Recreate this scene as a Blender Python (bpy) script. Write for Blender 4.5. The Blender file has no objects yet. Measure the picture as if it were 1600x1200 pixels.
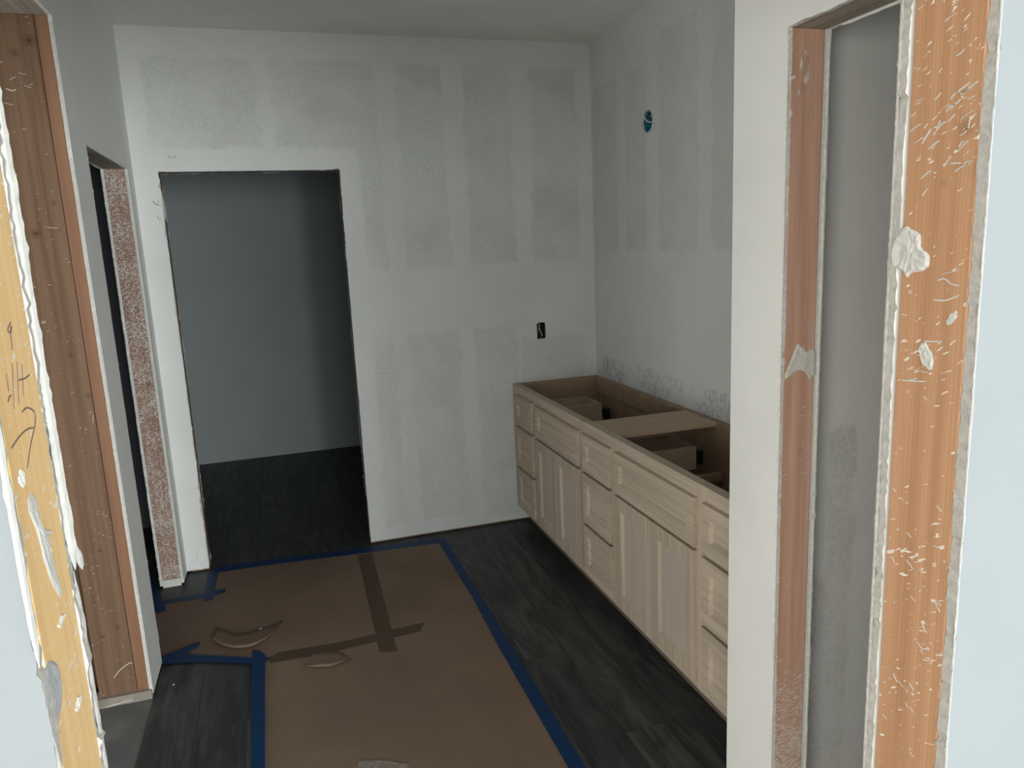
import bpy, bmesh, math, random
from mathutils import Vector, Matrix
from mathutils.geometry import tessellate_polygon
random.seed(7)
C = bpy.context.scene.collection
SC = bpy.context.scene

# ------------------------------------------------------------ camera, light, exposure
XL, H, HD = -2.4242, 2.758, 2.09
cam_d = bpy.data.cameras.new('camera'); cam = bpy.data.objects.new('camera', cam_d); C.objects.link(cam)
YAW, PITCH, ROLL, FPX = 0.3001, -0.1875, -0.0455, 1146.74
fwd = Vector((math.sin(YAW)*math.cos(PITCH), math.cos(YAW)*math.cos(PITCH), math.sin(PITCH)))
rt = Vector((math.cos(YAW), -math.sin(YAW), 0)); up = rt.cross(fwd)
r2 = rt*math.cos(ROLL)+up*math.sin(ROLL); u2 = -rt*math.sin(ROLL)+up*math.cos(ROLL)
m = Matrix((r2, u2, -fwd)).transposed().to_4x4(); m.translation = Vector((-1.8078, -4.0751, 1.6615))
cam.matrix_world = m
cam_d.sensor_width = 36; cam_d.lens = FPX/1600*36; cam_d.clip_start = 0.02
SC.camera = cam
SC.view_settings.view_transform = 'Standard'; SC.view_settings.look = 'None'
SC.view_settings.gamma = 1; SC.view_settings.use_curve_mapping = False
SC.view_settings.exposure = 1.3
w = bpy.data.worlds.new('sky'); SC.world = w; w.use_nodes = True
bg = w.node_tree.nodes['Background']; bg.inputs[0].default_value = (0.62, 0.80, 1.0, 1); bg.inputs[1].default_value = 1.0
def area(name, loc, rot, sx, sy, power, col):
    l = bpy.data.lights.new(name, 'AREA'); l.shape = 'RECTANGLE'; l.size = sx; l.size_y = sy; l.energy = power; l.color = col
    o = bpy.data.objects.new(name, l); C.objects.link(o); o.location = loc; o.rotation_euler = rot
    return o
# daylight coming in through the glazed opening behind the photographer, plus added side lamps
area('window_daylight', (0.25, -10.55, 1.15), (math.pi/2, 0, 0), 2.8, 2.0, 255, (0.93, 0.98, 1.0))
area('weaker_window_daylight', (-2.6, -10.55, 1.15), (math.pi/2, 0, 0), 2.6, 2.0, 60, (0.91, 0.97, 1.0))  # left half of the same glazing, set weaker for the light balance
area('left_added_light', (-4.15, -7.2, 1.15), (0, -math.pi/2, 0), 1.9, 4.4, 90, (1.0, 0.96, 0.89))  # lamp added for light from the left; that wall has no window
area('right_added_light', (1.75, -5.3, 1.0), (0, math.pi/2, 0), 1.6, 2.0, 24, (0.92, 0.98, 1.0))  # lamp added to brighten the yellow stud; no window in this wall
# fill lamp added in the unseen side room, beyond the near left opening
area('side_room_fill', (-5.02, -2.25, 0.55), (0, -math.pi/2, 0), 1.0, 1.9, 13, (0.97, 0.98, 0.97))

# ------------------------------------------------------------ node helpers
class NT:
    def __init__(s, name):
        s.m = bpy.data.materials.new(name); s.m.use_nodes = True; s.t = s.m.node_tree
        s.b = s.t.nodes['Principled BSDF']; s.pos = s.t.nodes.new('ShaderNodeNewGeometry').outputs['Position']
        s.b.inputs['Specular IOR Level'].default_value = 0.3
    def n(s, typ, **kw):
        x = s.t.nodes.new(typ)
        for k, v in kw.items(): setattr(x, k, v)
        return x
    def l(s, a, b): s.t.links.new(a, b)
    def put(s, sock, v):
        if hasattr(v, 'is_output') or isinstance(v, bpy.types.NodeSocket): s.l(v, sock)
        else: sock.default_value = v
    def math(s, op, a, b=0.0, c=None):
        x = s.n('ShaderNodeMath', operation=op); s.put(x.inputs[0], a); s.put(x.inputs[1], b)
        if c is not None: s.put(x.inputs[2], c)
        return x.outputs[0]
    def mr(s, v, a, b, c=0.0, d=1.0, smooth=True):
        x = s.n('ShaderNodeMapRange'); x.interpolation_type = 'SMOOTHSTEP' if smooth else 'LINEAR'
        s.put(x.inputs['Value'], v)
        for k, q in zip(('From Min', 'From Max', 'To Min', 'To Max'), (a, b, c, d)): s.put(x.inputs[k], q)
        return x.outputs[0]
    def mapping(s, scale=(1, 1, 1), rot=(0, 0, 0), loc=(0, 0, 0), vec=None):
        x = s.n('ShaderNodeMapping'); s.l(vec or s.pos, x.inputs[0])
        x.inputs['Scale'].default_value = scale; x.inputs['Rotation'].default_value = rot; x.inputs['Location'].default_value = loc
        return x.outputs[0]
    def noise(s, scale, detail=3, vec=None, rough=0.55, dist=0.0):
        x = s.n('ShaderNodeTexNoise'); s.l(vec or s.pos, x.inputs['Vector'])
        x.inputs['Scale'].default_value = scale; x.inputs['Detail'].default_value = detail
        x.inputs['Roughness'].default_value = rough; x.inputs['Distortion'].default_value = dist
        return x.outputs['Fac']
    def mix(s, f, a, b, mode='MIX'):
        x = s.n('ShaderNodeMix', data_type='RGBA', blend_type=mode); s.put(x.inputs[0], f)
        for i, v in ((6, a), (7, b)):
            if isinstance(v, tuple): v = (v + (1,))[:4]
            s.put(x.inputs[i], v)
        return x.outputs[2]
    def xyz(s, v=None):
        x = s.n('ShaderNodeSeparateXYZ'); s.l(v or s.pos, x.inputs[0]); return x.outputs
    def bump(s, h, strength=0.3, dist=0.002):
        x = s.n('ShaderNodeBump'); s.l(h, x.inputs['Height']); x.inputs['Strength'].default_value = strength
        x.inputs['Distance'].default_value = dist; s.l(x.outputs[0], s.b.inputs['Normal'])
    def col(s, c, rough=0.9):
        if isinstance(c, tuple): s.b.inputs['Base Color'].default_value = (c+(1,))[:4]
        else: s.l(c, s.b.inputs['Base Color'])
        s.put(s.b.inputs['Roughness'], rough)
        return s.m

def drywall(name, axis, rects=(), dirt=(), base=(.78, .78, .74), tex=(.725, .73, .685), bk=.35):
    t = NT(name); o = t.xyz(); h = o[0] if axis == 'X' else o[1]; z = o[2]
    wob = t.math('MULTIPLY', t.math('SUBTRACT', t.noise(9, 4), .5), .09)
    hh = t.math('ADD', h, wob); zz = t.math('ADD', z, t.math('MULTIPLY', t.math('SUBTRACT', t.noise(14, 4, t.mapping(loc=(3, 5, 7))), .5), .09))
    def boxm(r, s=.012):
        a = t.mr(hh, r[0]-s, r[0]+s); b = t.mr(hh, r[1]-s, r[1]+s, 1, 0)
        c = t.mr(zz, r[2]-s, r[2]+s); d = t.mr(zz, r[3]-s, r[3]+s, 1, 0)
        return t.math('MULTIPLY', t.math('MULTIPLY', a, b), t.math('MULTIPLY', c, d))
    def union(rs):
        mk = None
        for r in rs: b = boxm(r); mk = b if mk is None else t.math('MAXIMUM', mk, b)
        return mk
    fine = t.noise(95, 5, rough=.7, dist=.6); med = t.noise(3.0, 4)
    col = t.mix(t.mr(med, .35, .7), base, tuple(c*.95 for c in base))
    hgt = t.math('MULTIPLY', fine, .12)
    mk = union(rects) if rects else None
    if mk is not None:
        mk2 = t.math('MULTIPLY', mk, t.mr(t.noise(5, 3, t.mapping(loc=(9, 1, 4))), .3, .65, .45, 1))
        speck = t.mr(fine, .40, .58)
        tc = t.mix(speck, tuple(c*.90 for c in tex), tuple(c*1.04 for c in tex))
        tc = t.mix(t.mr(t.noise(2.3, 2, t.mapping(loc=(4, 4, 2))), .5, .68), tc, (.64, .60, .57), 'MIX')
        tc2 = t.mix(speck, tuple(c*.90 for c in tex), tc)
        col = t.mix(mk2, col, tc2)
        hgt = t.math('ADD', hgt, t.math('MULTIPLY', t.math('MULTIPLY', mk, fine), .9))
    dk = union(dirt) if dirt else None
    if dk is not None:
        dd = t.math('MULTIPLY', t.math('MULTIPLY', dk, t.mr(t.noise(6, 3, t.mapping(loc=(3, 1, 1))), .35, .62)), t.mr(t.noise(46, 5, t.mapping(scale=(1, 1, .6)), dist=1.5), .38, .66))
        col = t.mix(t.math('MULTIPLY', dd, .75), col, (.30, .33, .345))
    t.bump(hgt, bk, .002)
    return t.col(col, .92)

def wood(name, base=(.50, .27, .14), dark=(.33, .16, .08), specks=.0, speck_rot=.5, low=False, knots=(), axis='Z', lines=.0, dense=False, kr=.012, zdark=False):
    t = NT(name); sc = {'Z': (60, 60, 1.6), 'Y': (60, 1.6, 60), 'X': (1.6, 60, 60)}[axis]
    g1 = t.noise(1, 4, t.mapping(sc)); g2 = t.noise(1.0, 3, t.mapping(tuple(c*.18 for c in sc)), dist=.8)
    f = t.math('ADD', t.math('MULTIPLY', g1, .6), t.math('MULTIPLY', g2, .5))
    col = t.mix(t.mr(f, .40, .72), dark, base)
    if lines:
        wv = t.n('ShaderNodeTexWave', wave_type='BANDS', bands_direction='Y'); t.l(t.mapping((1, 1, .02)), wv.inputs[0])
        wv.inputs['Scale'].default_value = 68; wv.inputs['Distortion'].default_value = 9; wv.inputs['Detail'].default_value = 2; wv.inputs['Detail Scale'].default_value = .6
        col = t.mix(t.math('MULTIPLY', t.mr(wv.outputs['Fac'], .0, .5, 1, 0), lines), col, tuple(c*.55 for c in dark))
    for k in knots:
        d = t.n('ShaderNodeVectorMath', operation='DISTANCE'); t.l(t.mapping(loc=(-k[0], -k[1], -k[2])), d.inputs[0])
        d.inputs[1].default_value = (0, 0, 0)
        dd = t.math('ADD', d.outputs['Value'], t.math('MULTIPLY', t.noise(90, 2), .006))
        r = k[3] if len(k) > 3 else kr
        col = t.mix(t.math('MULTIPLY', t.mr(dd, r*.7, r*3.2, 1, 0), .55), col, tuple(c*.6 for c in dark))
        col = t.mix(t.mr(dd, r*.45, r*.9, 1, 0), col, (.05, .028, .015))
    hgt = g1
    if specks or dense or low:
        mp = t.mapping((1, 1, 1), rot=(speck_rot, speck_rot*.4, 0))
        st = t.mapping((70, 70, 260) if not dense else (110, 110, 330), vec=mp)
        n = t.noise(1, 2, st, rough=.5, dist=.4)
        clump = t.noise(11, 3, t.mapping(loc=(2, 7, 1)))
        th = .80 - specks*.10
        thv = t.math('SUBTRACT', th, t.math('MULTIPLY', t.math('SUBTRACT', clump, .5), .28))
        if low: thv = t.math('SUBTRACT', thv, t.mr(t.xyz()[2], .36, .70, .24, 0, False))
        mk = t.mr(t.math('SUBTRACT', n, thv), 0, .03)
        sp = t.noise(210, 1, t.mapping(loc=(5, 5, 5)))
        dots = t.mr(sp, .80, .83) if not dense else t.mr(sp, .66, .72)
        mk = t.math('MAXIMUM', mk, dots)
        col = t.mix(t.math('MULTIPLY', mk, .85), col, (.68, .64, .56))
        hgt = t.math('ADD', g1, mk)
    t.bump(hgt, .25, .0015)
    return t.col(col, .7)

def simple(name, c, rough=.6, nscale=0, var=.15, bump=.0, metal=0, em=None):
    t = NT(name)
    if nscale:
        n = t.noise(nscale, 4)
        col = t.mix(t.mr(n, .3, .7), tuple(x*(1-var) for x in c), tuple(min(1, x*(1+var)) for x in c))
        if bump: t.bump(n, bump, .002)
    else: col = c
    t.b.inputs['Metallic'].default_value = metal
    return t.col(col, rough)

# wall finishes
up_z = (1.56, 2.62); lo_z = (.09, 1.20)
back_r = [(-1.335, -1.22, *up_z), (-1.12, -.865, *up_z), (-.755, -.485, *up_z), (-.372, -.09, *up_z),
          (-1.34, -1.225, *lo_z), (-1.13, -.845, .10, 1.20), (-.755, -.50, .05, 1.20), (-.48, -.08, .6, 1.12),
          (-2.33, -1.82, 2.20, 2.62), (-1.74, -1.30, 2.20, 2.62)]
M_back = drywall('drywall_back', 'X', back_r)
M_right = drywall('drywall_right', 'Y', [(-.335, -.03, 1.60, 2.50), (-.66, -.435, 1.60, 2.50), (-1.14, -.79, 1.60, 2.60), (-2.2, -1.25, 1.60, 2.60)],
                  [(-1.9, -.10, .80, .985)], base=(.68, .685, .68), tex=(.635, .645, .63))
M_plain = drywall('drywall_smooth', 'Y', base=(.82, .82, .785))
M_closet = drywall('drywall_closet', 'X', [(-.50, -.42, .1, 1.16), (-.55, -.45, -.1, .75)], base=(.70, .70, .68), tex=(.60, .60, .58))
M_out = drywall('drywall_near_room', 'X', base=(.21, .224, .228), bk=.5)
M_shade = drywall('shade_toned_drywall', 'X', base=(.12, .13, .14))  # base colour darkened to stand in for shade on this wall
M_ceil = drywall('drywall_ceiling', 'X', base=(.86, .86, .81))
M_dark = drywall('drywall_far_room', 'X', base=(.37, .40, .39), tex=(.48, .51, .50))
M_mud = simple('joint_compound', (.66, .65, .59), .9, 60, .06, .5)
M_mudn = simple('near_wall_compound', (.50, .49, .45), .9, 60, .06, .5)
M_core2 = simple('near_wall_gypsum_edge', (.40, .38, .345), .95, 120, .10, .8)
M_core = simple('torn_gypsum_edge', (.74, .73, .68), .95, 120, .10, .8)
M_muddy = wood('mud_smeared_lumber', (.42, .37, .31), (.26, .22, .18), dense=True, specks=.6, axis='Y')
M_w_orange = wood('orange_stud_wood', (.475, .265, .143), (.37, .192, .096), specks=1.35, speck_rot=.45, knots=[(-1.154, -3.497, 1.753, .0055), (-1.154, -3.475, 1.703, .003), (-1.154, -3.462, 1.757, .002)], lines=.16)
M_w_yellow = wood('yellow_stud_wood', (.76, .52, .255), (.64, .41, .185), specks=1.5, speck_rot=-.2, lines=.15)
M_w_red = wood('reddish_stud_wood', (.68, .43, .33), (.52, .30, .21), specks=1.0, speck_rot=.3, low=True, knots=[(-.655, -2.66, 1.15, .003), (-.66, -2.66, 1.31, .002)])
M_w_brown = wood('brown_board_wood', (.26, .152, .092), (.175, .10, .060), specks=.85, speck_rot=.9,
                 knots=[(-2.548, -1.17, 2.345, .008), (-2.500, -1.17, 2.385, .011), (-2.525, -1.17, 1.35, .006), (-2.49, -1.17, 1.20, .006), (-2.57, -1.17, 1.77, .009), (-2.50, -1.17, 1.87, .005), (-2.567, -1.17, .281, .006), (-2.513, -1.17, .309, .006), (-2.50, -1.17, 1.78, .004), (-2.53, -1.17, .62, .005)])
M_w_strip = wood('red_brown_strip_wood', (.34, .18, .105), (.26, .13, .075), specks=.35)
M_w_fleck = wood('overspray_lumber', (.36, .215, .16), (.22, .12, .085), dense=True, specks=2.6, speck_rot=.7)
M_w_plain = wood('rough_lumber', (.40, .26, .16), (.28, .17, .10))
M_maple = wood('unfinished_maple', (.60, .50, .385), (.45, .37, .285))
M_mapleY = wood('unfinished_maple_horizontal', (.60, .50, .385), (.44, .36, .28), axis='Y', knots=[])
M_mapleF = wood('maple_slab_front', (.60, .50, .385), (.44, .36, .28), axis='Y', knots=[(-.564, -1.62, .688, .004), (-.564, -1.66, .693, .0035)])
M_panel = wood('maple_center_panel', (.55, .465, .39), (.50, .42, .345), knots=[(-.555, -1.88, .40, .003)])
M_ply = simple('cabinet_plywood', (.38, .27, .18), .65, 18, .10)
M_deck = simple('pale_plywood_board', (.50, .38, .275), .6, 14, .06)
M_toe = simple('toe_kick_board', (.17, .13, .10), .8, 20, .1)
M_pencil = simple('pencil_lead', (.16, .11, .10), .6)
M_blueT = simple('blue_masking_tape', (.001, .034, .118), .55, 30, .12, .1)
M_brownT = simple('brown_paper_tape', (.098, .068, .046), .65, 12, .06)
M_blueP = simple('blue_plastic', (.03, .22, .32), .4)
M_blkP = simple('dark_plastic', (.02, .03, .04), .45)
M_wireW = simple('white_cable', (.6, .58, .52), .5)
M_copper = simple('copper_wire', (.55, .22, .10), .35, metal=.8)
M_steel = simple('zinc_slide', (.35, .36, .37), .4, metal=.9)
M_dirtfloor = simple('concrete', (.17, .17, .17), .85, 7, .22, .15)
def paper_mat():
    t = NT('brown_builder_paper'); n = t.noise(2.2, 3); f = t.noise(150, 3)
    col = t.mix(t.mr(n, .3, .7), (.195, .136, .097), (.245, .170, .120))
    col = t.mix(t.mr(t.noise(7, 5, t.mapping(loc=(1, 2, 3))), .64, .80), col, (.24, .20, .165))
    t.bump(t.math('ADD', t.math('MULTIPLY', t.noise(5, 3), 1.2), t.math('MULTIPLY', f, .05)), .25, .008)
    return t.col(col, .75)
M_paper = paper_mat()
def plank_mat():
    t = NT('charcoal_vinyl_plank')
    oi = t.n('ShaderNodeObjectInfo'); r = oi.outputs['Random']
    cx = t.n('ShaderNodeCombineXYZ'); t.l(t.math('MULTIPLY', r, 37), cx.inputs[0]); t.l(t.math('MULTIPLY', r, 91), cx.inputs[1])
    va = t.n('ShaderNodeVectorMath', operation='ADD'); t.l(t.pos, va.inputs[0]); t.l(cx.outputs[0], va.inputs[1])
    g = t.noise(1, 5, t.mapping((85, 3.2, 1), vec=va.outputs[0]), rough=.6); g2 = t.noise(1, 4, t.mapping((11, 1.9, 1), vec=va.outputs[0]), dist=1.6)
    f = t.math('ADD', t.math('MULTIPLY', g, .45), t.math('MULTIPLY', g2, .6))
    col = t.mix(t.mr(f, .38, .70), (.021, .025, .029), (.098, .097, .095))
    col = t.mix(t.math('MULTIPLY', t.mr(r, 0, 1, .0, .45, False), 1), col, (.022, .026, .031))
    t.bump(g, .15, .001)
    return t.col(col, t.mr(g, .3, .7, .38, .55))
M_plank = plank_mat()

# ------------------------------------------------------------ mesh helpers
def mesh_obj(name, verts, faces, mat, parent=None, origin=None, **tags):
    me = bpy.data.meshes.new(name)
    po = Vector(parent['_o']) if (parent is not None and '_o' in parent) else Vector((0, 0, 0))
    og = Vector(origin) if origin is not None else Vector((0, 0, 0)) if parent is None else po
    me.from_pydata([tuple(Vector(v)-og) for v in verts], [], faces); me.validate(); me.update()
    bm = bmesh.new(); bm.from_mesh(me); bmesh.ops.recalc_face_normals(bm, faces=bm.faces); bm.to_mesh(me); bm.free()
    me.materials.append(mat)
    o = bpy.data.objects.new(name, me); C.objects.link(o)
    if parent is not None: o.parent = parent; o.location = og-po
    else: o.location = og
    if parent is None and origin is not None: o['_o'] = list(og)
    elif parent is not None: o['_o'] = list(og)
    for k, v in tags.items(): o[k] = v
    return o
def thing(name, origin, label, cat, group=None):
    o = bpy.data.objects.new(name, None); C.objects.link(o); o.location = origin; o.empty_display_size = .1
    o['_o'] = list(origin); o['label'] = label; o['category'] = cat
    if group: o['group'] = group
    return o
class MB:
    def __init__(s): s.v = []; s.f = []
    def box(s, x0, x1, y0, y1, z0, z1):
        b = len(s.v)
        s.v += [(x, y, z) for x in (x0, x1) for y in (y0, y1) for z in (z0, z1)]
        s.f += [tuple(b+i for i in q) for q in ((0, 1, 3, 2), (4, 6, 7, 5), (0, 4, 5, 1), (2, 3, 7, 6), (0, 2, 6, 4), (1, 5, 7, 3))]
        return s
    def obj(s, name, mat, parent=None, bevel=0, **t):
        o = mesh_obj(name, s.v, s.f, mat, parent, **t)
        if bevel:
            bm = bmesh.new(); bm.from_mesh(o.data)
            bmesh.ops.bevel(bm, geom=bm.edges[:], offset=bevel, segments=1, affect='EDGES'); bm.to_mesh(o.data); bm.free()
        return o
def box(name, x0, x1, y0, y1, z0, z1, mat, parent=None, bevel=0, **t):
    return MB().box(x0, x1, y0, y1, z0, z1).obj(name, mat, parent, bevel, **t)
def prism(name, axis, c0, c1, loops, mat, parent=None, edge=None, **t):
    """extrude a polygon (with holes) lying in the plane axis=const; loops hold (h, z) pairs ((x, y) for axis Z)"""
    tri = tessellate_polygon([[Vector((a, b, 0)) for a, b in lp] for lp in loops])
    flat = [p for lp in loops for p in lp]; n = len(flat)
    mk = {'X': lambda a, b, c: (c, a, b), 'Y': lambda a, b, c: (a, c, b), 'Z': lambda a, b, c: (a, b, c)}[axis]
    v = [mk(a, b, c0) for a, b in flat]+[mk(a, b, c1) for a, b in flat]
    f = [tuple(q) for q in tri]+[tuple(i+n for i in reversed(q)) for q in tri]
    k = 0
    for lp in loops:
        L = len(lp)
        for i in range(L):
            a, b = k+i, k+(i+1) % L
            f.append((a, b, b+n, a+n))
        k += L
    o = mesh_obj(name, v, f, mat, parent, **t)
    if edge:
        o.data.materials.append(edge); ai = 'XYZ'.index(axis)
        for pl in o.data.polygons:
            if abs(pl.normal[ai]) < .5: pl.material_index = 1
    return o
def jag(pts, flags, amp=.0018, step=.011, seed=1):
    """subdivide flagged edges of an outline and ruffle them like cut drywall"""
    rnd = random.Random(seed); out = []; n = len(pts); drift = 0
    for i in range(n):
        a, b = Vector(pts[i]), Vector(pts[(i+1) % n]); out.append(tuple(a))
        if flags[i]:
            L = (b-a).length; k = int(L/step); d = (b-a).normalized(); nn = Vector((-d.y, d.x))
            for j in range(1, k):
                drift = drift*.85+rnd.gauss(0, amp*.35)
                e = drift+rnd.gauss(0, amp*.45)
                if rnd.random() < .06: e += rnd.uniform(-1, 1)*amp*2.2
                e = max(-amp*3, min(amp*3, e))
                p = a+d*(L*(j+rnd.uniform(-.3, .3))/k)+nn*e; out.append(tuple(p))
    return out
def bead(name, path0, path1, ra, rb, mat, parent, seed=1, step=.009, lumps=.05, A=(1, 0, 0), B=(0, 1, 0), taper=True):
    """ragged ridge of joint compound squeezed along a drywall edge"""
    rnd = random.Random(seed); p0, p1 = Vector(path0), Vector(path1); L = (p1-p0).length; k = max(3, int(L/step)); v = []; f = []; S = 6
    A, B = Vector(A), Vector(B); s = 1
    for j in range(k+1):
        s = s*.8+.2*rnd.uniform(.45, 1.35)
        q = s*(rnd.uniform(1.15, 1.5) if rnd.random() < lumps else 1)
        if taper: q *= min(1, (j+.3)/3, (k-j+.3)/3)
        c = p0.lerp(p1, j/k)
        for i in range(S):
            a = 2*math.pi*i/S; w_ = q*rnd.uniform(.9, 1.1)
            v.append(tuple(c+A*math.cos(a)*ra*w_+B*math.sin(a)*rb*w_))
    for j in range(k):
        for i in range(S): f.append((j*S+i, j*S+(i+1) % S, (j+1)*S+(i+1) % S, (j+1)*S+i))
    f.append(tuple(range(S))); f.append(tuple(k*S+i for i in reversed(range(S))))
    return mesh_obj(name, v, f, mat, parent)
def tube(name, pts, r, mat, parent=None, S=6, **t):
    v = []; f = []; P = [Vector(p) for p in pts]; n = len(P)
    for j, p in enumerate(P):
        d = (P[min(j+1, n-1)]-P[max(j-1, 0)]).normalized()
        a = d.cross(Vector((0, 0, 1)) if abs(d.z) < .9 else Vector((1, 0, 0))).normalized(); b = d.cross(a)
        for i in range(S):
            an = 2*math.pi*i/S; v.append(tuple(p+a*math.cos(an)*r+b*math.sin(an)*r))
    for j in range(n-1):
        for i in range(S): f.append((j*S+i, j*S+(i+1) % S, (j+1)*S+(i+1) % S, (j+1)*S+i))
    f.append(tuple(range(S))); f.append(tuple((n-1)*S+i for i in reversed(range(S))))
    return mesh_obj(name, v, f, mat, parent, **t)
def spline(pts, k=4):
    P = [Vector(p) for p in pts]; out = []
    for i in range(len(P)-1):
        a, b, c, d = P[max(i-1, 0)], P[i], P[i+1], P[min(i+2, len(P)-1)]
        for j in range(k):
            t = j/k
            out.append(.5*((2*b)+(-a+c)*t+(2*a-5*b+4*c-d)*t*t+(-a+3*b-3*c+d)*t**3))
    out.append(P[-1]); return out
def blob(name, axis, face, side, pts, th, mat, parent, seed=1, **tg):
    """smear of compound with a ragged rounded outline, domed off its face"""
    rnd = random.Random(seed); cyc = pts+[pts[0]]; ring = spline([(a, b, 0) for a, b in cyc], 3)[:-1]
    c = sum((Vector(p) for p in ring), Vector())/len(ring); v = []; f = []; n = len(ring)
    mk = (lambda a, b, h: (face+side*h, a, b)) if axis == 'X' else (lambda a, b, h: (a, face+side*h, b))
    ring = [Vector(p)+Vector((rnd.gauss(0, .0006), rnd.gauss(0, .0006), 0)) for p in ring]
    for k, (s, h) in enumerate(((1, -.0005), (1, th*.35), (.86, th), (.5, th*.75), (.2, th*1.1))):
        for p in ring:
            q = c.lerp(p, s); v.append(mk(q.x, q.y, h*(1+rnd.uniform(-.25, .25)*(k > 1))))
    for k in range(4):
        for i in range(n): f.append((k*n+i, k*n+(i+1) % n, (k+1)*n+(i+1) % n, (k+1)*n+i))
    f.append(tuple(range(n))); f.append(tuple(4*n+i for i in reversed(range(n))))
    return mesh_obj(name, v, f, mat, parent, **tg)
def stroke(name, axis, face, side, pts, wd, mat, parent, th=.0004, sm=True, **t):
    P = spline([(a, b, 0) for a, b in pts], 4) if (sm and len(pts) > 2) else [Vector((a, b, 0)) for a, b in pts]
    lft = []; rgt = []
    for j, p in enumerate(P):
        d = (P[min(j+1, len(P)-1)]-P[max(j-1, 0)]); d = d.normalized() if d.length > 0 else Vector((1, 0, 0)); nn = Vector((-d.y, d.x, 0))*wd/2
        if j in (0, len(P)-1): nn *= .5
        lft.append(p+nn); rgt.append(p-nn)
    v = []; f = []; n = len(P)
    for h in (-.0003, th):
        for q in lft+rgt: v.append((face+side*h, q.x, q.y) if axis == 'X' else (q.x, face+side*h, q.y))
    N = 2*n
    for j in range(n-1):
        f += [(N+j, N+j+1, N+n+j+1, N+n+j), (j, n+j, n+j+1, j+1), (j, j+1, N+j+1, N+j), (n+j, N+n+j, N+n+j+1, n+j+1)]
    f += [(0, N, N+n, n), (n-1, 2*n-1, N+2*n-1, N+n-1)]
    return mesh_obj(name, v, f, mat, parent, **t)
T = .0127
ST = {'kind': 'structure'}

# ------------------------------------------------------------ floor
floor = box('floor', -5.2, 1.9, -10.8, 2.5, -.12, -.006, M_dirtfloor, kind='structure')
PW, PL = .178, 1.22
rnd = random.Random(3); cache = {}
def plank(x0, x1, y0, y1):
    key = (round(x1-x0, 3), round(y1-y0, 3))
    if key not in cache:
        a, b = (x1-x0)/2-.0004, (y1-y0)/2-.0004
        o = MB().box(-a, a, -b, b, -.006, 0).obj('plank', M_plank, floor); 
        bm = bmesh.new(); bm.from_mesh(o.data); es = [e for e in bm.edges if all(v.co.z > -.001 for v in e.verts)]
        bmesh.ops.bevel(bm, geom=es, offset=.0005, segments=1, affect='EDGES'); bm.to_mesh(o.data); bm.free(); cache[key] = o.data
    else:
        o = bpy.data.objects.new('plank', cache[key]); C.objects.link(o); o.parent = floor
    o.location = ((x0+x1)/2, (y0+y1)/2, 0)
k0 = -7
for i in range(k0, 14):
    x0 = XL+i*PW; x1 = min(x0+PW, -.001)
    if x1-x0 < .02: continue
    ylo = -3.415 if i >= 0 else -1.05
    y = ylo-rnd.choice((.2, .5, .8, 1.05))
    while y < 2.25:
        a, b = max(y, ylo), min(y+PL, 2.255)
        if b-a > .03: plank(x0, x1, round(a, 3), round(b, 3))
        y += PL

# ------------------------------------------------------------ ceiling and walls
ceiling = box('ceiling', -5.2, 1.9, -10.8, 2.5, H, H+.1, M_ceil, kind='structure')
D1, D2 = -2.3135, -1.4408
def doorway(h0, h1, a, b, top, z0=.012, zt=H):
    pts = [(h0, z0), (a, z0), (a, top), (b, top), (b, z0), (h1, z0), (h1, zt), (h0, zt)]
    return pts, [0, 1, 1, 1, 0, 0, 0, 0]
# back wall
p, fl = doorway(XL, .0, D1, D2, HD); p = jag(p, fl, .0022, seed=4)
oy0, oy1, oz0, oz1 = -.377, -.322, 1.106, 1.203
wb = prism('wall_back', 'Y', 0, T, [p, [(oy0, oz0), (oy0-.001, oz1-.008), (oy0+.010, oz1), (oy1-.004, oz1-.001), (oy1, oz1-.018), (oy1-.001, oz0+.002)]], M_back, edge=M_core, kind='structure')
p, fl = doorway(XL-.1143, .13, D1, D2, HD)
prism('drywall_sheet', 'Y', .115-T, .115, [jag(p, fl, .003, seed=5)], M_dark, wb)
for x0, x1 in ((D1-.038, D1), (D2, D2+.038)):
    box('stud', x0, x1, .0137, .1013, .038, HD, M_w_plain, wb)
    box('sole_plate', x0-.05 if x0 < -2 else x0, x1 if x0 < -2 else x1+1.38, .014, .101, .0005, .0375, M_w_plain, wb)
box('header', D1-.038, D2+.038, .0137, .1013, HD, HD+.14, M_muddy, wb)
for x in (-.40, -.80, -1.20): box('stud', x-.038, x, .0137, .1013, .038, H-.002, M_w_plain, wb)
bead('mud_ridge', (D1+.001, .006, .02), (D1+.001, .006, HD-.02), .003, .007, M_mud, wb, 11, lumps=.08)
blob('mud_splotch', 'X', D1, 1, [(.02, 1.99), (.03, 1.90), (.045, 1.86), (.06, 1.90), (.055, 1.97), (.035, 2.01)], .004, M_mud, wb, 3)
bead('mud_ridge', (D1+.02, .004, HD+.000), (D2-.02, .004, HD+.000), .0028, .0055, M_core, wb, 12, lumps=.12, A=(0, 0, 1), B=(0, 1, 0))
bead('mud_ridge', (D2-.001, .006, .03), (D2-.001, .006, 1.55), .0018, .006, M_core, wb, 13)
bead('mud_ridge', (D2+.01, .004, .013), (-.62, .004, .013), .004, .003, M_w_plain, wb, 14, A=(0, 0, 1), B=(0, 1, 0))
for pts in ([(-2.351, 1.954), (-2.348, 1.938), (-2.333, 1.935), (-2.327, 1.953)], [(-2.350, 1.949), (-2.336, 1.932), (-2.318, 1.928)], [(-2.341, 1.882), (-2.337, 1.865), (-2.323, 1.861)]):
    stroke('pencil_mark', 'Y', 0, -1, pts, .0022, M_pencil, wb)
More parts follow.
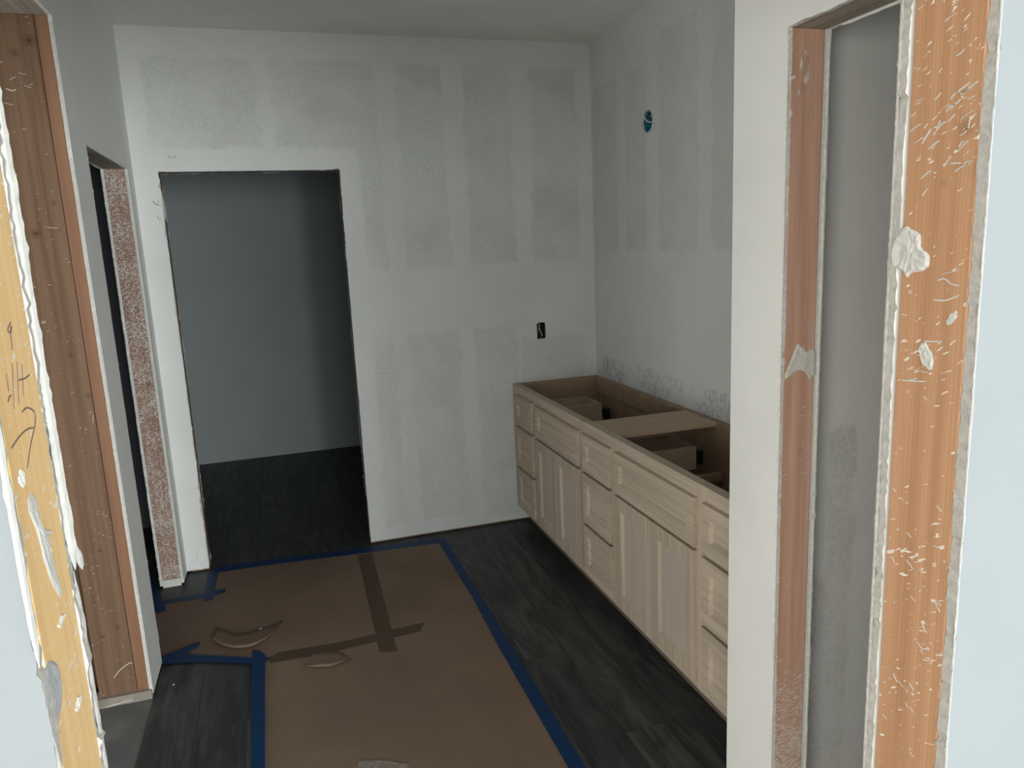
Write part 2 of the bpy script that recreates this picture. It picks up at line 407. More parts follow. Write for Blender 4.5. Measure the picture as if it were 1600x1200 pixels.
for pts in ([(-2.257, 2.153), (-2.257, 2.168), (-2.249, 2.158)], [(-2.247, 2.153), (-2.243, 2.160), (-2.239, 2.153)], [(-2.228, 2.168), (-2.228, 2.156), (-2.235, 2.153)]):
    stroke('pencil_mark', 'Y', 0, -1, pts, .003, M_pencil, wb, sm=False)
# right wall with its round light box hole
cy, cz, cr = -.685, 2.225, .051
circ = [(cy+cr*math.cos(2*math.pi*i/20), cz+cr*math.sin(2*math.pi*i/20)) for i in range(20)]
wr = prism('wall_right', 'X', 0, T, [[(-2.4555, .012), (T, .012), (T, H), (-2.4555, H)], circ], M_right, kind='structure')
prism('drywall_sheet', 'X', .115-T, .115, [[(-2.46, .012), (.13, .012), (.13, H), (-2.46, H)]], M_plain, wr)
for y in (-.40, -.80, -1.2, -1.6): box('stud', .0137, .1013, y-.038, y, .0005, H-.002, M_w_plain, wr)
# left wall with two rough openings
LJ, LN, NE, NH = -.1423, -.94, -1.17, 2.465
p = [(0, .012), (LJ, .012), (LJ, HD), (LN, HD), (LN, .012), (NE, .012), (NE, NH), (-3.41, NH), (-3.41, H), (0, H)]
wl = prism('wall_left', 'X', XL-T, XL, [jag(p, [0, 1, 1, 1, 0, 1, 0, 0, 0, 0], .0014, seed=8)], M_plain, edge=M_core, kind='structure')
X2 = XL-.1143
p = [(.115, .012), (LJ, .012), (LJ, HD), (LN, HD), (LN, .012), (-1.10, .012), (-1.10, H), (.115, H)]
prism('drywall_sheet', 'X', X2, X2+T, [jag(p, [0, 1, 1, 1, 0, 0, 0, 0], .0025, seed=9)], M_plain, wl, edge=M_core)
box('stud', X2+T+.001, XL-T-.001, LJ, LJ+.038, .042, HD, M_w_fleck, wl, label='stud face covered in white flecks')
box('sole_plate', X2+T+.001, XL-T-.001, LJ-.003, .012, .0005, .041, M_mud, wl)
box('header', X2+T+.001, XL-T-.001, LN, LJ+.038, HD, HD+.14, M_muddy, wl)
box('stud', X2+T+.001, XL-T-.001, LN-.038, LN, .0005, HD, M_w_plain, wl)
bead('mud_ridge', (XL-.005, LJ, .03), (XL-.005, LJ, HD-.02), .0055, .0022, M_mud, wl, 21)
bead('mud_ridge', (X2+.006, LJ, .01), (X2+.006, LJ, HD-.02), .006, .003, M_mud, wl, 22)
bead('mud_ridge', (XL-.002, LJ-.02, HD), (XL-.002, LN+.02, HD), .003, .004, M_core, wl, 23, A=(1, 0, 0), B=(0, 0, 1), lumps=.1)
bead('mud_ridge', (XL-.004, LN, .02), (XL-.004, LN, HD-.02), .004, .003, M_core, wl, 24)
# wide built-up end of the left wall at the near opening
box('stud', -2.4775, XL-T-.0008, NE+.003, NE+.041, .032, NH, M_w_strip, wl, .001, label='narrow reddish stud edge beside the wide board')
box('stud', -2.608, -2.4785, NE, NE+.038, .032, NH, M_w_brown, wl, .0015, label='wide brown board with dark knots')
box('sole_plate', -2.625, XL-.003, NE-.012, NE+.06, -.0055, .031, simple('dusty_plate_wood', (.34, .30, .25), .9, 25, .15, .3), wl, .002)
box('header', -2.619, XL-T-.0008, -3.41, NE+.04, NH, NH+.18, M_muddy, wl)
box('stud', -2.66, -2.5425, -1.02, -.982, .0, H-.002, M_w_plain, wl)  # stud added to close the slot so the gap stays dark
box('light_block_partition', -5.1, -2.662, -1.12, -1.01, -.006, H, M_plain, kind='structure')  # unseen partition added to keep the side lamp off the far-left opening
bead('mud_ridge', (XL-.006, NE-.001, .035), (XL-.006, NE-.001, NH-.01), .0052, .0018, M_mud, wl, 25, lumps=.02)
bead('mud_ridge', (XL-.006, NE-.004, .012), (-2.60, NE-.016, .001), .004, .003, M_mud, wl, 26, A=(0, 1, 0), B=(0, 0, 1))
for pts in ([(-2.60, 2.31), (-2.585, 2.318)], [(-2.575, 2.262), (-2.555, 2.272)], [(-2.545, 2.285), (-2.525, 2.279)], [(-2.59, 2.235), (-2.57, 2.228), (-2.56, 2.233)], [(-2.535, 2.245), (-2.515, 2.238)], [(-2.60, 2.19), (-2.575, 2.184)],
            [(-2.552, .105), (-2.525, .135), (-2.49, .155), (-2.482, .152)], [(-2.535, 1.79), (-2.50, 1.785)], [(-2.488, 1.10), (-2.483, 1.13)]):
    stroke('mud_streak', 'Y', NE, -1, pts, .0032, M_mud, wl, .0008)
blob('mud_splotch', 'Y', 0, -1, [(-2.415, .016), (-2.322, .016), (-2.319, .10), (-2.345, .135), (-2.375, .075), (-2.41, .06)], .005, M_plain, wb, 31)
# stub wall on the right of the vanity, its opening and the closet behind it
XS, SJ = -.72, -2.66
p = [(-2.468, .012), (SJ, .012), (SJ, HD), (-3.41, HD), (-3.41, H), (-2.468, H)]
ws = prism('wall_right_stub', 'X', XS, XS+T, [jag(p, [0, 1, 1, 0, 0, 0], .0016, seed=15)], M_plain, edge=M_core, kind='structure')
box('drywall_sheet', XS+T, -.001, -2.468-T, -2.468, .012, H-.001, M_plain, ws)
XI = XS+.114
p = [(-2.5825, .012), (SJ, .012), (SJ, HD), (-3.41, HD), (-3.41, H), (-2.5825, H)]
prism('drywall_sheet', 'X', XI-T, XI, [jag(p, [0, 1, 1, 0, 0, 0], .0018, seed=16)], M_plain, ws, edge=M_core)
wc = box('wall_closet', XI, .72, -2.5825, -2.5825+T, .012, H, M_closet, kind='structure')
box('wall_closet_side', .72, .78, -3.41, -2.45, .0, H, M_closet, kind='structure')
box('stud', XS+T+.0008, XI-T-.0045, SJ, SJ+.038, -.0055, HD, M_w_red, ws, .001, label='reddish stud with white splatter near its foot')
box('header', XS+T+.0008, XI-T-.001, -3.41, SJ+.038, HD, HD+.14, M_muddy, ws)
for x, s in ((XS+.003, 31), (XI-.005, 32)):
    bead('mud_ridge', (x, SJ-.001, .01), (x, SJ-.001, HD-.01), .0042, .0022, M_core, ws, s, lumps=.04)
bead('mud_ridge', (XI-.003, SJ-.03, HD), (XI-.003, -3.40, HD), .004, .004, M_core, ws, 33, A=(1, 0, 0), B=(0, 0, 1), lumps=.1)
fish = [(-.67, 1.407), (-.655, 1.397), (-.646, 1.386), (-.635, 1.388), (-.622, 1.385), (-.620, 1.33), (-.629, 1.322), (-.637, 1.319), (-.644, 1.334), (-.661, 1.343), (-.68, 1.339), (-.698, 1.327), (-.705, 1.325), (-.7, 1.347), (-.685, 1.379)]
blob('mud_splotch', 'Y', SJ, -1, fish, .0025, M_mud, ws, 5)
M_thin = NT('thin_mud_smear'); _n = M_thin.noise(70, 4, M_thin.mapping((1, 1, .4)))
M_thin = M_thin.col(M_thin.mix(M_thin.mr(_n, .42, .62), (.50, .30, .22), (.66, .62, .57)), .85)
blob('mud_splotch', 'Y', SJ, -1, [(-.678, 2.043), (-.668, 2.044), (-.662, 2.024), (-.661, 1.992), (-.67, 1.974), (-.683, 1.954), (-.691, 1.938), (-.694, 1.947), (-.684, 1.974), (-.679, 1.991), (-.685, 2.013)], .0008, M_thin, ws, 6)
blob('mud_splotch', 'Y', SJ, -1, [(-.709, 1.925), (-.704, 1.918), (-.706, 1.906), (-.711, 1.908)], .003, M_mud, ws, 7)
blob('mud_splotch', 'Y', SJ, -1, [(-.712, 1.99), (-.700, 1.993), (-.699, 1.986), (-.711, 1.983)], .004, M_mud, ws, 8)
# near wall with the doorway the photo is taken through
JL, JR, YF, YN = -1.994, -1.154, -3.41, -3.525
p, fl = doorway(-5.1, 1.8, JL, JR, HD, -.005); 
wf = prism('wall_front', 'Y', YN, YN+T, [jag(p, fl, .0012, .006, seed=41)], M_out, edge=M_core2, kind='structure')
p, fl = doorway(-5.1, .72, JL, JR, HD, -.005)
prism('drywall_sheet', 'Y', YF-T, YF, [jag(p, fl, .0012, .006, seed=42)], M_plain, wf, edge=M_core2)
box('stud', JR, JR+.038, YN+T+.0005, YF-T-.0045, -.0055, HD, M_w_orange, wf, .001, label='orange stud streaked with white splatter')
box('stud', JR+.0385, JR+.076, YN+T+.001, YF-T-.0045, -.0055, HD, M_w_plain, wf)
box('stud', JL-.038, JL, YN+T+.0005, YF-T-.001, -.0055, HD, M_w_yellow, wf, .001, label='yellow stud with pencil marks')
box('stud', JL-.076, JL-.0385, YN+T+.001, YF-T-.001, -.0055, HD, M_w_plain, wf)
box('header', JL-.076, JR+.076, YN+T+.001, YF-T-.001, HD, HD+.24, M_w_plain, wf)
bead('mud_ridge', (JL+.001, YF-.001, 1.41), (JL+.001, YF-.001, 2.08), .0035, .0052, M_mudn, wf, 51, lumps=.12, step=.006)
bead('mud_ridge', (JL+.000, YF-.003, .0), (JL+.000, YF-.003, 1.41), .0018, .0035, M_core2, wf, 52, lumps=.06)
bead('mud_ridge', (JL+.003, YF+.010, 1.405), (JL+.003, YF+.004, 1.43), .003, .006, M_mudn, wf, 53, step=.004)
bead('mud_ridge', (JL+.001, YN+.000, 1.385), (JL+.001, YN+.000, 2.05), .0025, .004, M_mudn, wf, 54, lumps=.06)
bead('mud_ridge', (JL+.001, YN+.003, .0), (JL+.001, YN+.003, 1.33), .002, .003, M_core2, wf, 55)
bead('mud_ridge', (JR-.001, YF-.001, .0), (JR-.001, YF-.001, 2.08), .0012, .0022, M_core2, wf, 56, lumps=.12, step=.004)
bead('mud_ridge', (JR+.001, YN+.001, .0), (JR+.001, YN+.001, 2.08), .0012, .0016, M_core2, wf, 57, lumps=.05)
oblob = [(-3.421, 1.655), (-3.431, 1.662), (-3.437, 1.66), (-3.449, 1.653), (-3.452, 1.64), (-3.462, 1.632), (-3.464, 1.621), (-3.457, 1.615), (-3.445, 1.613), (-3.435, 1.607), (-3.43, 1.615), (-3.415, 1.618), (-3.412, 1.640)]
blob('mud_splotch', 'X', JR, -1, oblob, .003, M_mudn, wf, 9)
blob('mud_splotch', 'X', JR, -1, [(-3.456, 1.531), (-3.46, 1.538), (-3.468, 1.536), (-3.475, 1.525), (-3.477, 1.514), (-3.472, 1.51), (-3.464, 1.514), (-3.459, 1.525)], .002, M_mudn, wf, 10)
blob('mud_splotch', 'X', JR, -1, [(-3.488, 1.561), (-3.494, 1.572), (-3.501, 1.575), (-3.5, 1.568), (-3.493, 1.56)], .001, M_mudn, wf, 11)
for pts in ([(-3.475, 1.605), (-3.484, 1.607), (-3.492, 1.602), (-3.501, 1.601)], [(-3.463, 1.54), (-3.474, 1.541), (-3.486, 1.542)], [(-3.435, 1.493), (-3.453, 1.495), (-3.468, 1.497)],
            [(-3.447, 1.508), (-3.47, 1.507)], [(-3.471, 1.585), (-3.486, 1.585), (-3.502, 1.591)], [(-3.481, 1.612), (-3.499, 1.616)]):
    stroke('mud_streak', 'X', JR, -1, pts, .0015, M_mudn, wf, .0006)
rs = random.Random(12)
def splat(n, z0, z1, ang, L, wf_=.0016):
    for _ in range(n):
        y = rs.uniform(-3.503, -3.432); z = rs.uniform(z0, z1); a = ang+rs.gauss(0, .25); l = L*rs.uniform(.4, 1.3)
        dy, dz = -math.cos(a)*l/2, math.sin(a)*l/2
        y = min(max(y, -3.508+abs(dy)), -3.43-abs(dy))
        stroke('mud_streak', 'X', JR, -1, [(y-dy, z-dz), (y, z+rs.gauss(0, .0008)), (y+dy, z+dz)], wf_*rs.uniform(.6, 1.3), M_mudn, wf, .0008)
splat(30, 1.69, 1.80, .55, .014, .0011); splat(12, 1.82, 1.93, .4, .008, .001); splat(8, 1.45, 1.62, .1, .008, .001); splat(12, 1.20, 1.42, -.5, .009, .001); splat(10, 1.05, 1.22, -.7, .010, .001)
ystreak = [(-3.48, 1.5), (-3.475, 1.494), (-3.479, 1.483), (-3.469, 1.468), (-3.452, 1.46), (-3.46, 1.458), (-3.46, 1.446), (-3.459, 1.433), (-3.452, 1.409), (-3.461, 1.411), (-3.476, 1.439), (-3.48, 1.465), (-3.489, 1.484), (-3.489, 1.495)]
blob('mud_splotch', 'X', JL, 1, ystreak, .0012, M_mudn, wf, 12)
blob('mud_splotch', 'X', JL, 1, [(-3.446, 1.317), (-3.458, 1.31), (-3.466, 1.315), (-3.457, 1.319)], .001, M_mud, wf, 13)
blob('mud_splotch', 'X', JL, 1, [(-3.453, 1.39), (-3.468, 1.387), (-3.473, 1.391), (-3.458, 1.393)], .001, M_mud, wf, 14)
blob('mud_splotch', 'X', JL, 1, [(-3.487, 1.517), (-3.495, 1.522), (-3.500, 1.514), (-3.492, 1.508)], .001, M_mud, wf, 15)
blob('mud_splotch', 'X', JL, 1, [(-3.523, 1.372), (-3.505, 1.378), (-3.488, 1.366), (-3.487, 1.348), (-3.498, 1.335), (-3.523, 1.330)], .0012, simple('grey_compound', (.34, .345, .34), .9, 40, .06, .4), wf, 16)
pen = {'a': [(-3.461, 1.623), (-3.47, 1.618), (-3.466, 1.616), (-3.461, 1.62), (-3.466, 1.614), (-3.468, 1.603)], 'b': [(-3.473, 1.594), (-3.485, 1.563)], 'c': [(-3.463, 1.594), (-3.473, 1.565)],
       'd': [(-3.453, 1.591), (-3.461, 1.569)], 'e': [(-3.488, 1.589), (-3.489, 1.577)], 'f': [(-3.466, 1.581), (-3.453, 1.58), (-3.44, 1.581)], 'g': [(-3.494, 1.57), (-3.489, 1.573), (-3.485, 1.573)],
       'h': [(-3.47, 1.558), (-3.459, 1.559), (-3.447, 1.555), (-3.443, 1.55), (-3.449, 1.542), (-3.465, 1.531), (-3.479, 1.518)], 'i': [(-3.503, 1.539), (-3.483, 1.543), (-3.465, 1.544), (-3.451, 1.542)]}
for k, v in pen.items(): stroke('pencil_mark', 'X', JL, 1, v, .0011, M_pencil, wf)

# rooms beyond, and the room the camera stands in
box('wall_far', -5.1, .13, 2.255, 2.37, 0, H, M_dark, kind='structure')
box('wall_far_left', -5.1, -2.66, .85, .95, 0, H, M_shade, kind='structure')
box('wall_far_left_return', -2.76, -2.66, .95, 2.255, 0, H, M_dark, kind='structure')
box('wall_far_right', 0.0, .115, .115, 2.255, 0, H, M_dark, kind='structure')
box('wall_outer_left', -5.2, -5.1, -3.525, 2.4, -.006, H, M_dark, kind='structure')
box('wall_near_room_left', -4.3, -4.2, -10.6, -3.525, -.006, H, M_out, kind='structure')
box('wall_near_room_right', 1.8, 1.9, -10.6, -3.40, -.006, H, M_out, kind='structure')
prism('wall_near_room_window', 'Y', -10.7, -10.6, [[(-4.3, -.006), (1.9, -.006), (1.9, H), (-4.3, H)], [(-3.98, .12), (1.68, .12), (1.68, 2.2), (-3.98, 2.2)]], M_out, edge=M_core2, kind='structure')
b_ = MB()
for x in (-3.98, -2.58, -1.18, .22, 1.63): b_.box(x, x+.05, -10.67, -10.62, .12, 2.2)
b_.box(-3.98, 1.68, -10.67, -10.62, .12, .18); b_.box(-3.98, 1.68, -10.67, -10.62, 2.14, 2.2)
b_.obj('window_1', simple('white_window_frame', (.7, .7, .7), .5), kind='structure')

# ------------------------------------------------------------ vanity cabinet
VO = (-.27, -1.222, 0)
van = thing('vanity_cabinet', VO, 'long unfinished maple vanity base without countertop standing along the right wall', 'cabinet')
XF, XO, ZT, ZB = -.545, -.564, .857, .105      # face frame front, door front, top, bottom of frame
Y0, Y1 = -.012, -2.432
cols = {'d1': (-.085, -.372), 'f1': (-.432, -1.030), 'd2': (-1.077, -1.367), 'f2': (-1.417, -2.031), 'd3': (-2.080, -2.368)}
# face frame: stiles and rails
for a, b in ((Y0, -.10), (-.362, -.442), (-1.02, -1.087), (-1.357, -1.427), (-2.021, -2.09), (-2.358, Y1)):
    box('stile', XF, XF+.019, b, a, ZB, ZT, M_maple, van)
for a, b in ((-.10, -.362), (-.442, -1.02), (-1.087, -1.357), (-1.427, -2.021), (-2.09, -2.358)):
    for z0, z1 in ((ZT-.058, ZT-.0002), (ZB+.0002, ZB+.035), (.612, .648)): box('rail', XF+.0002, XF+.0188, b, a, z0, z1, M_mapleY, van)
for a, b in ((-.10, -.362), (-1.087, -1.357), (-2.09, -2.358)): box('rail', XF+.0002, XF+.0188, b, a, .366, .390, M_mapleY, van)
box('front_top_rail', XF+.0192, -.506, Y1+.016, Y0-.016, ZT-.06, ZT-.001, M_mapleY, van)
for ya in (Y0-.0155, Y1):
    prism('side_panel', 'Y', ya, ya+.0155, [[(XF+.0192, ZB), (-.4615, ZB), (-.4615, .001), (-.006, .001), (-.006, ZT-.0008), (XF+.0192, ZT-.0008)]], M_ply, van)
box('back_panel', -.018, -.006, Y1+.016, Y0-.016, .10, ZT-.001, M_ply, van)
box('back_rail', -.034, -.0185, Y1+.016, Y0-.016, ZT-.09, ZT-.0015, M_ply, van)
box('bottom_panel', XF+.0192, -.019, Y1+.016, Y0-.016, ZB, ZB+.014, M_ply, van)
box('toe_kick', -.475, -.462, Y1, Y0, .001, ZB-.001, M_toe, van)
box('deck_board', -.5055, -.0345, -1.354, -1.085, ZT-.018, ZT-.0006, M_deck, van)
for y in (-.402, -1.060, -1.385, -2.058):
    for z in (.635, .37): box('drawer_runner_rail', -.525, -.036, y-.018, y+.018, z-.03, z, M_ply, van)
    box('divider_post', -.525, -.50, y-.018, y+.018, ZB+.0145, ZT-.062, M_ply, van)
def shaker(name, ya, yb, z0, z1, r, mat, pmat, label=None):
    """door or drawer front: frame with sloped inner lip, recessed centre panel as a child"""
    y0, y1 = min(ya, yb), max(ya, yb); bk = XF-.0006; d = .011; lip = .009
    v = []; f = []
    def ring(x, i): 
        b = len(v); v.extend([(x, y0+i, z0+i), (x, y1-i, z0+i), (x, y1-i, z1-i), (x, y0+i, z1-i)]); return b
    rings = [ring(bk, 0), ring(XO+.0012, 0), ring(XO, .0012), ring(XO, r), ring(XO+d, r+lip), ring(bk, r+lip)]
    for a, b in zip(rings, rings[1:]+rings[:1]):
        for i in range(4): j = (i+1) % 4; f.append((a+i, a+j, b+j, b+i))
    o = mesh_obj(name, v, f, mat, van)
    if label: o['label'] = label
    box('panel', XO+d+.001, bk-.001, y0+r+lip+.0002, y1-r-lip-.0002, z0+r+lip+.0002, z1-r-lip-.0002, pmat, o)
    return o
for k in ('d1', 'd2', 'd3'):
    a, b = cols[k]; c = (a+b)/2
    for z0, z1 in ((.633, .807), (.383, .621), (.135, .371)):
        fr = shaker('drawer', a, b, z0, z1, .047, M_mapleY, M_mapleY)
        bh = .105 if z0 > .6 else .16; zb = z0+.018; bx = MB(); hw = .118; x0, x1 = XF+.0002, -.128
        bx.box(x0, x1, c-hw, c-hw+.012, zb, zb+bh); bx.box(x0, x1, c+hw-.012, c+hw, zb, zb+bh)
        bx.box(x0, x0+.012, c-hw+.012, c+hw-.012, zb, zb+bh); bx.box(x1-.012, x1, c-hw+.012, c+hw-.012, zb, zb+bh)
        bx.box(x0+.012, x1-.012, c-hw+.012, c+hw-.012, zb+.008, zb+.014)
        bx.obj('drawer_box', M_deck, fr)
        box('drawer_slide', XF+.03, -.036, c-.02, c+.02, zb-.012, zb-.001, M_steel, van)
        box('slide_bracket', -.075, -.0345, c-.024, c+.024, zb-.014, zb+.045, M_blkP, van)
for k in ('f1', 'f2'):
    a, b = cols[k]; shaker('false_front', a, b, .633, .807, .047, M_mapleF, M_mapleF)
    mid = (a+b)/2
    shaker('door', a, mid+.0018, .135, .621, .056, M_maple, M_panel); shaker('door', mid-.0018, b, .135, .621, .056, M_maple, M_panel)

# ------------------------------------------------------------ floor protection
zz = [.0004]
def layer(name, pts, mat, label, cat, z, th=.0004, group=None):
    cx = sum(q[0] for q in pts)/len(pts); cy_ = sum(q[1] for q in pts)/len(pts)
    o = prism(name, 'Z', z, z+th, [pts], mat, None, origin=(cx, cy_, z)); o['label'] = label; o['category'] = cat
    if group: o['group'] = group
    return o
layer('paper_sheet', [(-2.025, -3.36), (-1.050, -3.36), (-1.052, -1.03), (-1.36, -1.055), (-1.55, -1.065), (-2.035, -1.08)], M_paper,
      'large plain brown paper sheet nearest the camera, covering the middle of the floor', 'floor paper', .0004)
layer('paper_sheet', [(-1.505, -1.10), (-1.052, -1.075), (-1.045, -.13), (-1.50, -.115)], M_paper,
      'small brown paper sheet at the far right corner, between brown tape and blue edge', 'floor paper', .0012)
layer('paper_sheet', [(-2.515, -.425), (-2.50, -.34), (-2.312, -.345), (-2.29, -.30), (-2.29, -.06), (-1.80, -.075), (-1.49, -.115), (-1.52, -1.085), (-1.99, -1.075), (-2.06, -1.06), (-2.34, -.915), (-2.44, -.90), (-2.60, -.84), (-2.62, -.46)], M_paper,
      'brown paper sheet in front of the far doorway, left of the brown tape strip', 'floor paper', .0020)
tp = [
 ('blue_tape', [(-2.308, .015), (-2.0, .000), (-1.731, -.034), (-1.36, -.068), (-1.036, -.090), (-1.037, -.150), (-1.529, -.118), (-1.90, -.08), (-2.274, -.052)], 'blue tape strip along the far edge of the paper by the dark doorway'),
 ('blue_tape', [(-1.078, -.095), (-1.027, -.080), (-1.019, -2.136), (-1.015, -3.36), (-1.066, -3.36), (-1.072, -2.115), (-1.073, -1.348), (-1.064, -.867), (-1.074, -.30)], 'long blue tape strip along the right edge of the paper beside the vanity'),
 ('blue_tape', [(-2.314, -.050), (-2.264, -.07), (-2.268, -.394), (-2.312, -.397)], 'short blue tape strip running forward from the left corner of the doorway'),
 ('blue_tape', [(-2.512, -.307), (-2.317, -.305), (-2.215, -.287), (-2.212, -.333), (-2.307, -.358), (-2.502, -.350)], 'narrow blue tape strip crossing the short one near the flecked stud'),
 ('blue_tape', [(-2.70, .20), (-2.655, .20), (-2.472, -.427), (-2.512, -.444)], 'blue tape strip leading into the dark opening in the left wall'),
 ('blue_tape', [(-2.50, -.905), (-2.287, -.808), (-2.29, -.849), (-2.343, -.901), (-2.50, -.950)], 'slanted blue tape strip ending in a point at the left wall end'),
 ('blue_tape', [(-2.50, -.865), (-2.343, -.896), (-2.063, -1.039), (-1.985, -1.066), (-2.011, -1.082), (-2.061, -1.087), (-2.271, -.990), (-2.50, -.925)], 'blue tape strip running from the left wall end to the long left edge strip'),
 ('blue_tape', [(-2.064, -.975), (-2.035, -.995), (-2.014, -1.029), (-2.012, -1.086), (-2.010, -1.389), (-2.005, -1.759), (-2.000, -2.6), (-2.00, -3.36), (-2.045, -3.36), (-2.048, -1.743), (-2.060, -1.25), (-2.064, -1.082)], 'blue tape strip along the left edge of the nearest paper sheet'),
]
for i, (n, pts, lab) in enumerate(tp): layer(n, pts, M_blueT, lab, 'tape', .0028+.0006*i, .0003)
layer('brown_tape', [(-1.996, -1.056), (-1.955, -1.030), (-1.70, -1.045), (-1.539, -1.030), (-1.323, -1.018), (-1.345, -1.050), (-1.356, -1.088), (-1.549, -1.101), (-1.792, -1.117), (-1.993, -1.103)], M_brownT, 'brown tape strip running left to right across the paper seam', 'tape', .0026, .0003)
layer('brown_tape', [(-1.532, -.139), (-1.452, -.141), (-1.468, -.70), (-1.482, -1.212), (-1.551, -1.190), (-1.545, -.75)], M_brownT, 'brown tape strip running from the far doorway towards the camera', 'tape', .0032, .0003)
def flap(upper, lower, lift, z, label, seed):
    U, L = spline([(a, b, 0) for a, b in upper], 4), spline([(a, b, 0) for a, b in lower], 4); n = min(len(U), len(L)); K = 5; v = []; f = []
    U = [U[int(i*(len(U)-1)/(n-1))] for i in range(n)]; L = [L[int(i*(len(L)-1)/(n-1))] for i in range(n)]
    og = sum(L, Vector())/n; og.z = z
    for side in (0, 1):
        for i in range(n):
            for k in range(K):
                q = U[i].lerp(L[i], k/(K-1)); s = math.sin(math.pi*i/(n-1))**.5
                h = z+lift*(k/(K-1))**1.7*(.35+.65*s)+(.0007 if side else 0)+(lift*.8*(1-i/(n-1))**3 if seed == 1 else 0)
                v.append((q.x, q.y, h))
    N = n*K
    for i in range(n-1):
        for k in range(K-1):
            a = i*K+k; f.append((a, a+1, a+K+1, a+K)); f.append((N+a, N+a+K, N+a+K+1, N+a+1))
    for i in range(n-1):
        for k in (0, K-1): a = i*K+k; f.append((a, a+K, N+a+K, N+a))
    for k in range(K-1):
        for i in (0, n-1): a = i*K+k; f.append((a, a+1, N+a+1, N+a))
    o = mesh_obj('paper_scrap', v, f, M_paper, None, origin=tuple(og)); o['label'] = label; o['category'] = 'paper scrap'
    for pl in o.data.polygons: pl.use_smooth = True
    return o
flap([(-2.222, -.723), (-2.14, -.799), (-2.056, -.790), (-1.98, -.770), (-1.942, -.745)], [(-2.240, -.820), (-2.191, -.900), (-2.127, -.949), (-2.065, -.951), (-2.003, -.896), (-1.938, -.752)], .012, .0026,
     'torn crescent of brown paper curling up near the left wall end', 1)
flap([(-1.868, -1.176), (-1.835, -1.120), (-1.798, -1.093), (-1.719, -1.120), (-1.672, -1.200)], [(-1.870, -1.182), (-1.823, -1.223), (-1.785, -1.238), (-1.750, -1.244), (-1.668, -1.207)], .014, .0034,
     'small pale torn paper scrap lying against the brown cross tape', 2)
o = tube('cable', spline([(-2.53, -.46, .0035), (-2.524, -.488, .005), (-2.498, -.578, .008), (-2.477, -.668, .006), (-2.469, -.72, .004), (-2.49, -.77, .004)], 4), .0016, M_wireW, None, origin=(-2.49, -.6, .003))
o['label'] = 'thin white wire lying on the paper beside the left wall'; o['category'] = 'wire'
def lump(name, c, r, mat, label, cat, seed):
    bm = bmesh.new(); bmesh.ops.create_icosphere(bm, subdivisions=2, radius=r); rr = random.Random(seed)
    for v in bm.verts: v.co *= rr.uniform(.7, 1.15); v.co.z = max(v.co.z*.6, -r*.35)
    me = bpy.data.meshes.new(name); bm.to_mesh(me); bm.free(); me.materials.append(mat)
    o = bpy.data.objects.new(name, me); C.objects.link(o); o.location = (c[0], c[1], c[2]+r*.35); o['label'] = label; o['category'] = cat
lump('mud_crumb', (-2.036, -.792, .0028), .005, M_mud, 'tiny white crumb on the paper inside the curled crescent scrap', 'crumb', 1)
lump('mud_crumb', (-2.36, -1.12, .0), .004, M_mud, 'tiny white crumb on the dark planks left of the blue edge tape', 'crumb', 2)
M_scuff = simple('pale_scuff_paper', (.26, .225, .19), .6, 90, .25, .8)
layer('paper_scrap', [(-1.715, -1.862), (-1.708, -1.842), (-1.69, -1.848), (-1.66, -1.856), (-1.62, -1.872), (-1.59, -1.893), (-1.555, -1.915), (-1.552, -1.955), (-1.60, -1.942), (-1.68, -1.915), (-1.702, -1.895)], M_scuff, 'pale crumpled scrap on the paper at the bottom edge of the photo', 'paper scrap', .0012, .002)

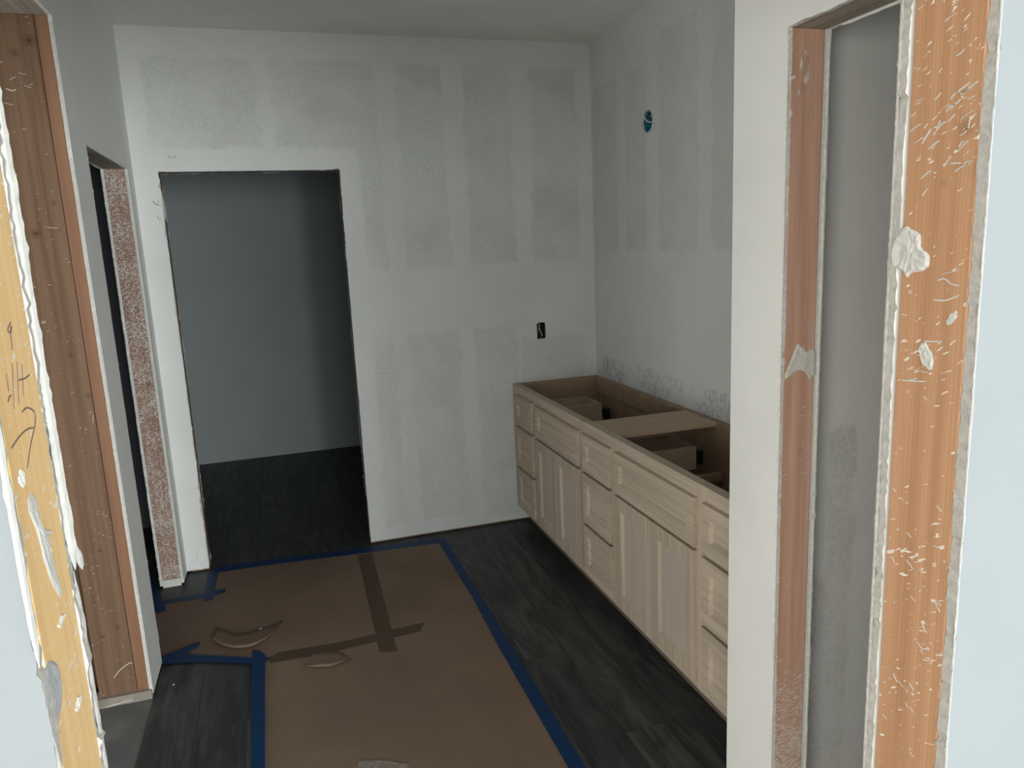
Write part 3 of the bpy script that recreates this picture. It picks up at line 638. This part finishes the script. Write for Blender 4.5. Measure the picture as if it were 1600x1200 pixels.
# ------------------------------------------------------------ electrical boxes
ob = thing('outlet_box', (-.35, .0, 1.155), 'dark rectangular outlet box with loose wires in the back wall above the vanity', 'electrical box')
b_ = MB(); x0, x1, z0, z1, yb = -.3765, -.3225, 1.107, 1.202, .062
b_.box(x0-.002, x1+.002, yb, yb+.002, z0-.002, z1+.002); b_.box(x0-.002, x0, T+.001, yb, z0-.002, z1+.002); b_.box(x1, x1+.002, T+.001, yb, z0-.002, z1+.002)
b_.box(x0, x1, T+.001, yb, z0-.002, z0); b_.box(x0, x1, T+.001, yb, z1, z1+.002)
b_.obj('box_shell', M_blkP, ob)
tube('wire', spline([(-.352, .058, 1.197), (-.358, .01, 1.19), (-.364, -.004, 1.168), (-.352, -.003, 1.140), (-.344, .004, 1.122), (-.34, .05, 1.118)]), .0026, M_wireW, ob, label='white wire')
tube('wire', spline([(-.366, .058, 1.185), (-.368, .008, 1.175), (-.372, -.001, 1.158), (-.366, .006, 1.140), (-.36, .05, 1.135)]), .0018, M_copper, ob, label='bare copper wire')
tube('wire', spline([(-.338, .058, 1.195), (-.334, .012, 1.18), (-.332, .002, 1.155), (-.336, .012, 1.128), (-.34, .05, 1.125)]), .0026, M_blkP, ob, label='black wire')
lb = thing('light_box', (.0, cy, cz), 'round blue light fixture box with loose wires high in the right wall', 'electrical box')
v = []; f = []; S = 20
for x, r in ((.004, .0505), (.004, .046), (.056, .045), (.058, .0), ):
    for i in range(S): a = 2*math.pi*i/S; v.append((x, cy+r*math.cos(a), cz+r*math.sin(a)))
for k in range(3):
    for i in range(S): f.append((k*S+i, k*S+(i+1) % S, (k+1)*S+(i+1) % S, (k+1)*S+i))
mesh_obj('box_shell', v, f, M_blueP, lb)
ring = [(-.002+.001*math.sin(i), cy+.0545*math.cos(2*math.pi*i/24), cz+.0545*math.sin(2*math.pi*i/24)) for i in range(25)]
tube('mud_ring', ring, .0032, M_mud, lb)
tube('wire', spline([(.05, cy+.03, cz+.03), (.01, cy+.03, cz+.035), (-.016, cy+.005, cz+.022), (-.014, cy-.015, cz+.0), (-.004, cy-.03, cz-.008), (.03, cy-.03, cz-.01)]), .0036, M_wireW, lb, label='white wire loop')
tube('wire', spline([(.05, cy-.01, cz+.03), (.0, cy-.015, cz+.034), (-.010, cy-.028, cz+.015), (.0, cy-.036, cz+.002), (.04, cy-.03, cz)]), .0032, M_blkP, lb, label='black wire')
tube('wire', spline([(.05, cy+.01, cz-.03), (.0, cy+.018, cz-.03), (-.004, cy+.010, cz-.02), (.03, cy+.0, cz-.02)]), .003, M_blueP, lb, label='blue wire')
lump_o = None
for o in bpy.data.objects:
    if '_o' in o: del o['_o']
